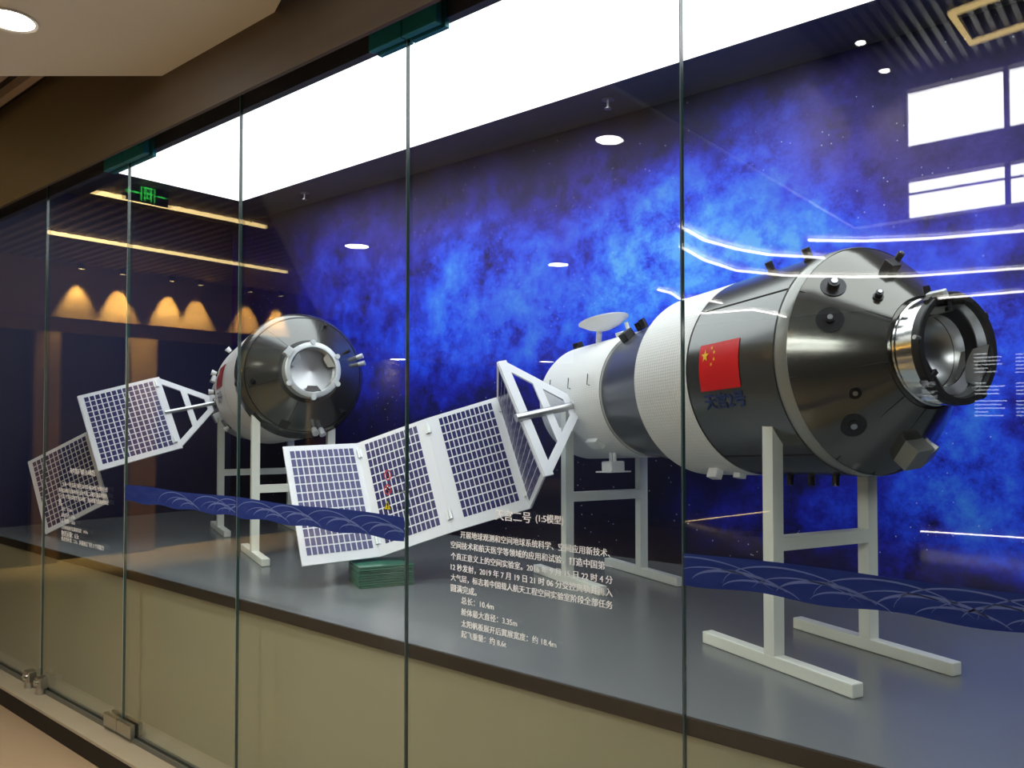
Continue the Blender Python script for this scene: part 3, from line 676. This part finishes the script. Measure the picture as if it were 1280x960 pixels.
cB.knob('sensor', 405, 409, .010, .02, 'dkmetal', t0=0, t1=.2); cB.knob('sensor', 433, 440, .009, .02, 'dkmetal', t0=0, t1=.2); cB.knob('port', 428, 516, .014, .012, 'dkmetal', t0=0, t1=.2)
cB.knob('thruster', 443, 448, .012, .035, 'ltmetal', r2=.014, t0=-.05, t1=.1); cB.knob('thruster', 444, 456, .012, .035, 'ltmetal', r2=.014, t0=-.05, t1=.1)
cB.knob('thruster', 392, 536, .014, .04, 'ltmetal', r2=.018, t0=-.02, t1=.12); cB.knob('thruster', 400, 536, .014, .04, 'ltmetal', r2=.018, t0=-.02, t1=.12)
cB.block('access_panel', 355, 531, .05, .05, .008, 'dkmetal', t0=0, t1=.2)
for (px, py) in ((281, 432), (268, 466), (266, 490), (284, 536)):
    cB.knob('thruster', px, py, .009, .036, 'shell', base=.016, r2=.018, t0=-.86, t1=-.72)
for (px, py) in ((262, 470), (262, 500), (266, 525)): cB.block('equipment_box', px, py, .09, .06, .05, 'shell', t0=-1.3, t1=-.95)
tq, aq0 = cB.find(271, 462, -.84, -.4); _, aq1 = cB.find(270, 489, -.84, -.4)
flag(cB, -.76, -.5, aq0, aq1, 'dkred', 'yellow')
sg1 = 1 if aq0 > aq1 else -1
_, aq2 = cB.find(273, 498, -.84, -.4); hull_text(cB, '天舟', -.74, -.54, aq2, .07, 'navyink', cB.e, flip=sg1)
MB().lathe([(-1.62, .09), (-1.67, .05), (-1.74, .08)], 32, caps=False).build('main_nozzle', 'dkmetal', cB.e, smooth=True)
vT = [np.array(p) for p in ((-4.9235, .7483, 1.7543), (-5.0912, .3756, 1.6372), (-5.4043, .5653, 1.4209), (-5.6867, .3152, 1.2247))]
vB = [np.array(p) for p in ((-4.6214, .7495, 1.318), (-4.7892, .3768, 1.2008), (-5.1023, .5665, .9846), (-5.3847, .3164, .7884))]
tip1 = (vT[0]+vB[0])/2; ap1 = onx(256, 506, -4.63)
_ax = cB.wld((-1.02, 0, 0)); bdir = (_ax-tip1)/np.linalg.norm(_ax-tip1); ap1 = tip1+bdir*.27
yoke(cB, vT[0], vB[0], ap1, cB.e)
bm1 = MB().cyl(cB.loc(tip1+bdir*.02-np.array([0, .016, 0])), cB.loc(_ax-bdir*.2), .014, 18).build('boom', 'metal2', cB.e, smooth=True)
MB().cyl(cB.loc(_ax-bdir*.33), cB.loc(_ax-bdir*.2), .032, 18).build('boom_flange', 'collar', bm1, smooth=True)
oA, atA, nA = solar_panel(cB, vT[1], vT[0], vB[0], vB[1], 13, 13, (.06, .0, .04, .06), cB.e)
hinge(cB, atA, nA, 1.02, .1, .014, .02, oA); hinge(cB, atA, nA, 1.02, .88, .014, .02, oA)
solar_panel(cB, vT[2], vT[1], vB[1], vB[2], 13, 13, (.05, .05, .04, .05), cB.e)
solar_panel(cB, vT[3], vT[2], vB[2], vB[3], 13, 13, (.06, .05, .04, .05), cB.e)

# ------------------------------------------------------------------ white stands
def stand(cr, near_mid, ang, sep, flen, bar_h, label, prof_r, foot_shift=(0, 0)):
    d = np.array([math.cos(ang), math.sin(ang), 0]); pz = np.array([-math.sin(ang), math.cos(ang), 0]); hw = .02
    e = empty('support_stand', (near_mid[0]+pz[0]*sep/2, near_mid[1]+pz[1]*sep/2, PZ))
    c_ = np.array(e.location); posts = []
    for s_, sh in ((-1, foot_shift[0]), (1, foot_shift[1])):
        base = pz*s_*sep/2
        MB().obox(base+d*sh+np.array([0, 0, .0195]), d*flen/2, pz*hw, (0, 0, .0185)).build('foot', 'frame', e, bevel=.003)
        # top follows the underside of the hull
        def zt(p):
            q = cr.loc(c_+p+np.array([0, 0, 1.0])); r = prof_r; y2 = min(abs(q[1]), r*.98)
            loc = np.array([q[0], q[1], -math.sqrt(r*r-y2*y2)]); return cr.wld(loc)[2]-PZ
        V = []
        cs = [base+d*i*hw+pz*j*hw for (i, j) in ((-1,-1),(1,-1),(1,1),(-1,1))]
        for p in cs: V.append((p[0], p[1], .037))
        for p in cs: V.append((p[0], p[1], zt(p)+.002))
        MB().add(V, [(0,3,2,1),(4,5,6,7),(0,1,5,4),(1,2,6,5),(2,3,7,6),(3,0,4,7)]).build('post', 'frame', e)
        posts.append(base)
    MB().beam(posts[0]+pz*hw+np.array([0, 0, bar_h]), posts[1]-pz*hw+np.array([0, 0, bar_h]), d*hw, (0, 0, .02)).build('crossbar', 'frame', e)
    return tag(e, label, 'stand', 'white support stands')
def midpt(pa, pb, ang): 
    a, b_ = onz(*pa, PZ), onz(*pb, PZ); m = (a+b_)/2; return m+np.array([-math.sin(ang), math.cos(ang), 0])*.02
aS = math.radians(-23.4)
stand(cA, midpt((876.9, 802.8), (1068, 875.9), aS), aS, .394, .58, .355, 'white stand nearest the viewer, under the flagged hull section', .335)
stand(cA, midpt((666, 716), (749, 745), aS), aS, .394, .56, .375, 'white stand under the white service module, behind the text block', .2663)
def from_right(pr, ang, L): 
    a = onz(*pr, PZ); d = np.array([math.cos(ang), math.sin(ang), 0]); return a-d*L/2+np.array([-math.sin(ang), math.cos(ang), 0])*.02
aT = math.radians(-21.5)
stand(cB, from_right((327, 709), aT, .56), aT, .394, .56, .355, 'white stand under the dark front of the far spacecraft, next to the blue solar panel', .335)
stand(cB, from_right((280, 672), aT, .56), aT, .44, .56, .375, 'rearmost white stand under the far spacecraft, beside its boom', .335)

# ------------------------------------------------------------------ stack of glass sheets
sA, sB_ = onz(449, 736.5, PZ), onz(507, 731.5, PZ)
d = (sB_-sA); Lk = np.linalg.norm(d[:2]); d = d/Lk; pz = np.array([-d[1], d[0], 0]); 
ORD = ['bottom', 'second lowest', 'third lowest', 'fourth lowest', 'fifth lowest', 'sixth lowest', 'middle', 'sixth from the top', 'fifth from the top', 'fourth from the top', 'third from the top', 'second from the top', 'topmost']
nS = 9; th = .0102
names9 = ['bottom', 'second lowest', 'third lowest', 'fourth lowest', 'middle', 'fourth from the top', 'third from the top', 'second from the top', 'topmost']
ln, dp = .24, .2
for k in range(nS):
    cz = PZ+.0004+k*th; j = random.uniform(-.003, .003); cc = sA+d*ln/2+pz*dp/2+d*j+pz*random.uniform(-.003, .003)
    e = MB().obox((0, 0, (th-.0022)/2), d*ln/2, pz*dp/2, (0, 0, (th-.0022)/2)).build('glass_sheet', ['sheet'], bevel=.001)
    e.location = (cc[0], cc[1], cz)
    tag(e, names9[k]+' sheet of the green-edged glass stack below the solar panels', 'glass sheet', 'stack of spare glass sheets')

# sprinklers under the dark soffit
for (px, py, lb) in ((760, 126, 'small sprinkler head under the dark soffit above the dish antenna'), (381, 243, 'small sprinkler head under the dark soffit above the far spacecraft')):
    p = onz(px, py-2, ZC); e = empty('sprinkler', (p[0], p[1], ZC))
    MB().cyl((0, 0, 0), (0, 0, -.006), .03, 20).build('escutcheon', 'metal2', e, smooth=True)
    MB().cyl((0, 0, -.004), (0, 0, -.045), .008, 12).build('stem', 'metal2', e, smooth=True)
    MB().cyl((0, 0, -.045), (0, 0, -.05), .018, 16).build('deflector', 'metal2', e, smooth=True)
    tag(e, lb, 'sprinkler', 'sprinkler heads')

# ------------------------------------------------------------------ the hall on the viewer's side, seen by reflection
struct(box('floor', (-14, -14.4, -.1), (4, -.11, 0), 'floor'))
SO = 2.88
A_ = onz(205, 95, SO); B_ = onz(340, 21, SO); x_, y_ = A_[0], -.15-(-A_[1]-.15)*0
dg = lambda x: A_[1]-(A_[0]-x)*(.6414/.7672)
poly = [(A_[0], A_[1]), (-9.0, dg(-9.0)), (-14, -5.3), (-14, -14.4), (4, -14.4), (4, -4.4), (-1.8, -4.4), (-1.8, -.30), (B_[0], B_[1])]
struct(MB().prism(poly, SO, SO+.02).build('ceiling_low', 'white'))
struct(MB().prism([(-2.6, -.1), (-9.0, -.1), (-9.0, -5.4)], 3.2, 3.3).build('ceiling_slatted', 'black'))
mb = MB()
mb.beam((A_[0], A_[1]-.04, SO+.21), (-9.0, dg(-9.0)-.04, SO+.21), (-.008, .01, 0), (0, 0, .09)); mb.build('trim_2', 'white')['kind'] = 'structure'
sl = MB()
ys = -.16
while ys > -5.2:
    xr = A_[0]-(A_[1]-ys)*(.7672/.6414)-.03 if ys < A_[1] else A_[0]-.03
    if xr > -8.95: sl.box((-8.99, ys-.04, 3.15), (xr, ys, 3.199))
    ys -= .11
o = sl.build('ceiling_slats', 'slat', bpy.data.objects['ceiling_slatted']); o['kind'] = 'stuff'
struct(box('ceiling_high', (-1.92, -4.5, 3.95), (4, -.1, 4.05), 'plinth'))
MBs = MB()
xs = -1.7
while xs < 3.9: MBs.box((xs, -4.4, 3.9), (xs+.03, -.1, 3.949)); xs += .07
MBs.build('ceiling_slats', 'black', bpy.data.objects['ceiling_high'])['kind'] = 'stuff'
struct(box('wall_bulkhead', (-1.92, -4.4, SO+.02), (-1.8, -.101, 3.95), 'hallwall'))
# window wall above the low ceiling
wy = 4.4
def wp(px, py): return ony(px, py, wy)
wa, wb_, wc = wp(1129, 113), wp(1129, 184), wp(1280, 150)
x0 = wa[0]; z_ut, z_ub = wa[2], wb_[2]; z_lt, z_lb = wp(1129, 225)[2], max(wp(1129, 275)[2], SO+.03); xe = 1.0
z_ut = min(z_ut, 3.9)
struct(MB().box((-1.8, -wy-.1, SO+.02), (x0, -wy, 3.95)).box((xe, -wy-.1, SO+.02), (4, -wy, 3.95)).box((x0, -wy-.1, z_ut), (xe, -wy, 3.95)).box((x0, -wy-.1, z_lt), (xe, -wy, z_ub)).build('wall_gallery', 'hallwall'))
for k, (za, zb) in enumerate(((z_ub, z_ut), (z_lb, z_lt))):
    wo = empty('window_%d' % (k+1), (x0, -wy, za)); wo['kind'] = 'structure'
    npn = 4; step = (xe-x0)/npn
    for q_ in range(npn):
        MB().box((q_*step+.015, -.07, 0.01), ((q_+1)*step-.015, -.06, zb-za-.01)).build('pane', 'day', wo)
        MB().box((q_*step-.015, -.08, 0), (q_*step+.015, -.02, zb-za)).build('mullion', 'black', wo)
    if k == 1: MB().box((0, -.055, (zb-za)*.62), (xe-x0, -.03, (zb-za)*.62+.012)).build('transom', 'black', wo)
# hall walls
struct(box('wall_hall', (-7.6, -9.1, 0), (4, -9.0, SO), 'hallwall'))
struct(box('wall_hall_far', (-14, -14.5, 0), (4, -14.4, SO), 'hallwall'))
struct(box('wall_hall_right', (4, -14.4, 0), (4.1, -.1, 4.05), 'hallwall'))
struct(box('wall_hall_left', (-14.1, -14.4, 0), (-14, -5.3, SO), 'hallwall'))
fz = 2.57
wl = MB().box((-9.12, -5.3, fz), (-9.0, -.1, 3.3)).box((-9.12, -5.3, 2.42), (-9.05, -.1, fz))
for (ya, yb) in ((-.5, -.1), (-1.75, -1.5), (-2.78, -2.46), (-5.3, -4.9)): wl.box((-9.12, ya, 0), (-9.03, yb, 2.42))
struct(wl.build('wall_portal', 'fascia'))
struct(box('wall_portal_back', (-9.3, -5.3, 0), (-9.2, -.1, 3.3), 'black'))

# lamps of the hall
def spot(name, loc, to, energy, col, size=math.radians(70), blend=.6, rad=.04, parent=None):
    l = bpy.data.lights.new(name, 'SPOT'); l.energy = energy*HALL; l.color = col; l.spot_size = size; l.spot_blend = blend; l.shadow_soft_size = rad
    o = bpy.data.objects.new(name, l); COL.objects.link(o); o.location = loc
    o.rotation_euler = (Vector(to)-Vector(loc)).to_track_quat('-Z', 'Y').to_euler()
    if parent is not None: o.parent = parent; o.matrix_parent_inverse = parent.matrix_basis.inverted()
    return o
def downlight(p, r, label, energy, z):
    e = empty('downlight', (p[0], p[1], z))
    MB().lathe([(0, r*1.0), (-.004, r*1.18), (-.008, r*1.16), (-.006, r)], 32, (0, 0, 0), (0, 0, 1), caps=False).build('trim_ring', 'white', e, smooth=True)
    MB().cyl((0, 0, -.001), (0, 0, -.005), r, 32).build('lens', 'lamp', e)
    if energy: spot('downlight_lamp', (p[0], p[1], z-.02), (p[0], p[1], 0), energy, (1, .92, .8), math.radians(125), .8, .06, e)
    return tag(e, label, 'downlight', 'round ceiling downlights')
DL = [((405, 158), .075, 'large round downlight mirrored over the glowing white ceiling', SO, 55), ((445, 307), .085, 'round downlight mirrored at upper left of the blue mural', SO, 70),
      ((760, 173), .062, 'round downlight mirrored just below the sprinkler head', SO, 70), ((697, 330), .085, 'round downlight mirrored on the bright blue cloud above the dish', SO, 70),
      ((498, 449), .2, 'round downlight mirrored beside the glass joint above the solar panels', SO, 90), ((683, 452), .17, 'round downlight mirrored at the edge of the white service module', SO, 90),
      ((1075, 52), .03, 'small bright downlight mirrored at upper right', 3.899, 40), ((1105, 87), .032, 'lower small downlight mirrored at upper right', 3.899, 40)]
for (pp, r, lb, z, en) in DL:
    q_ = mir(onz(*pp, z)); downlight(q_, r, lb, en, z)
# LED lines
def led_line(name, pts, r, mat, label, group): return tag(MB().tube(pts, r, 6).build(name, mat), label, 'light strip', group)
for (pa, pb, lb) in (((80, 232), (330, 283), 'upper of two warm straight light strips mirrored on the slatted ceiling'), ((60, 290), (357, 340), 'lower of two warm straight light strips mirrored on the slatted ceiling')):
    a, b_ = mir(onz(*pa, 3.14)), mir(onz(*pb, 3.14)); led_line('light_strip', [a, b_], .018, 'ledy', lb, 'ceiling light strips')
CUR = [([(850, 283), (880, 300), (920, 311), (960, 318), (1030, 322)], 'curved white light strip ending above the dark hull'),
       ([(850, 308), (880, 325), (920, 338), (980, 344), (1060, 346), (1140, 345), (1280, 335)], 'longest curved white light strip, crossing the front cone'),
       ([(1010, 300), (1080, 301), (1160, 298), (1280, 288)], 'white light strip above the front cone'),
       ([(822, 362), (838, 366), (850, 374), (875, 373), (902, 379)], 'short kinked white light strip over the white insulation section'),
       ([(1150, 402), (1200, 398), (1260, 394)], 'thin white light strip crossing the docking port'), ([(1202, 406.5), (1240, 405), (1280, 402)], 'lowest short white light strip at the docking port'),
       ([(1172, 372.5), (1220, 369), (1280, 364)], 'white light strip just above the docking port'), ([(858, 393), (940, 387), (962, 391), (982, 396)], 'faint white light strip over the upper hull seam'),
       ([(882, 428), (930, 424), (993, 420)], 'white light strip across the top of the red flag')]
for pts, lb in CUR:
    P = [mir(onz(*p, SO-.025)) for p in pts]; d_ = (Vector(P[0])-Vector(CAM)).length
    led_line('light_strip', P, .011 if pts[0][1] < 360 else .012, 'ledw', lb, 'curved light strips on the low ceiling')
fr = [mir(onz(*p, 3.885)) for p in ((1188, 16), (1213, 53), (1300, 24), (1275, -15))]
led_line('light_strip', fr+[fr[0]], .02, 'ledy', 'warm rectangular light frame mirrored at the upper right corner', 'ceiling light strips')
for (pa, pb, lb) in (((856, 652), (962, 639), 'warm skirting light mirrored between the two stands of the near craft'), ((1150, 664), (1290, 673), 'pink-white skirting light mirrored at the lower right')):
    a, b_ = mir(ony(*pa, 8.97)), mir(ony(*pb, 8.97)); led_line('light_strip', [a, b_], .009, 'ledw' if pa[0] > 1000 else 'ledy', lb, 'skirting light strips')
# lamps washing the portal fascia from above
for k, px in enumerate((100, 152, 214, 250, 312, 350)):
    q_ = onx(px, 372, -8.9); y_ = -q_[1]; e = empty('wall_washer', (-8.9, y_, 3.12))
    MB().cyl((0, 0, -.03), (0, 0, .029), .028, 16).build('housing', 'black', e, smooth=True); MB().cyl((0, 0, -.032), (0, 0, -.03), .02, 16).build('lens', 'ledy', e)
    spot('washer_lamp', (-8.9, y_, 3.07), (-8.96, y_, 2.5), 170 if k else 60, (1, .8, .32), math.radians(58), .7, .015, e)
    tag(e, ['first', 'second', 'third', 'fourth', 'fifth', 'sixth'][k]+' warm wall-washing lamp from the left, mirrored above the far craft', 'wall lamp', 'warm wall washers')
# exit sign
q_ = mir(onx(183, 243, -5.6)); e = empty('exit_sign', q_)
MB().box((-.02, -.16, -.06), (.0, .16, .06)).build('case', 'black', e)
ex = MB(); ex.box((.001, -.04, -.05), (.003, -.028, .05)).box((.001, .03, -.05), (.003, .042, .05)).box((.001, -.04, .04), (.003, .042, .05))
ex.box((.001, -.012, -.03), (.003, .0, .02)).box((.001, 0, -.035), (.003, .02, -.022)).box((.001, -.025, .0), (.003, .02, .012)).box((.001, -.004, .022), (.003, .01, .034))
ex.box((.001, .06, -.006), (.003, .13, .006)); ex.add([(.003, .12, -.03), (.003, .12, .03), (.003, .15, 0)], [(0, 1, 2)]); ex.box((.001, -.13, -.004), (.003, -.06, .004))
ex.build('pictogram', 'green', e); MB().box((-.012, -.005, .06), (-.008, .005, 3.15-q_[2])).build('hanger', 'black', e)
tag(e, 'green running-man exit sign mirrored on the slatted ceiling', 'exit sign')
# information boards on the hall wall
for (xa, xb, ya, yb, lb) in ((1151, 1174, 476, 502, 'tiny lettered board mirrored on the lower left of the docking port'), (1216, 1262, 440, 527, 'glowing information board mirrored just right of the docking port'), (1268, 1312, 440, 527, 'glowing information board mirrored at the right picture edge')):
    a, b_ = mir(ony(xa, ya, 8.96)), mir(ony(xb, yb, 8.96)); e = empty('information_board', ((a.x+b_.x)/2, -8.98, b_.z))
    W_, H_ = abs(b_.x-a.x), a.z-b_.z
    MB().box((-W_/2, -.02, 0), (W_/2, .0, H_)).build('panel', 'hallwall', e)
    pr = MB(); rr = random.Random(3)
    pr.box((-W_*.45, .001, H_*.06), (W_*.1, .003, H_*.26), 1)
    for k in range(18):
        z_ = H_*(.97-.052*k)
        if k in (6, 7, 12): continue
        L_ = W_*(.9 if k % 4 else .45)*rr.uniform(.7, 1); pr.box((-W_*.48, .004, z_-H_*.009), (-W_*.48+L_, .006, z_+H_*.009), 0)
    pr.build('print', ['boardw', 'board'], e); tag(e, lb, 'board', 'hall information boards')

bpy.context.view_layer.update()
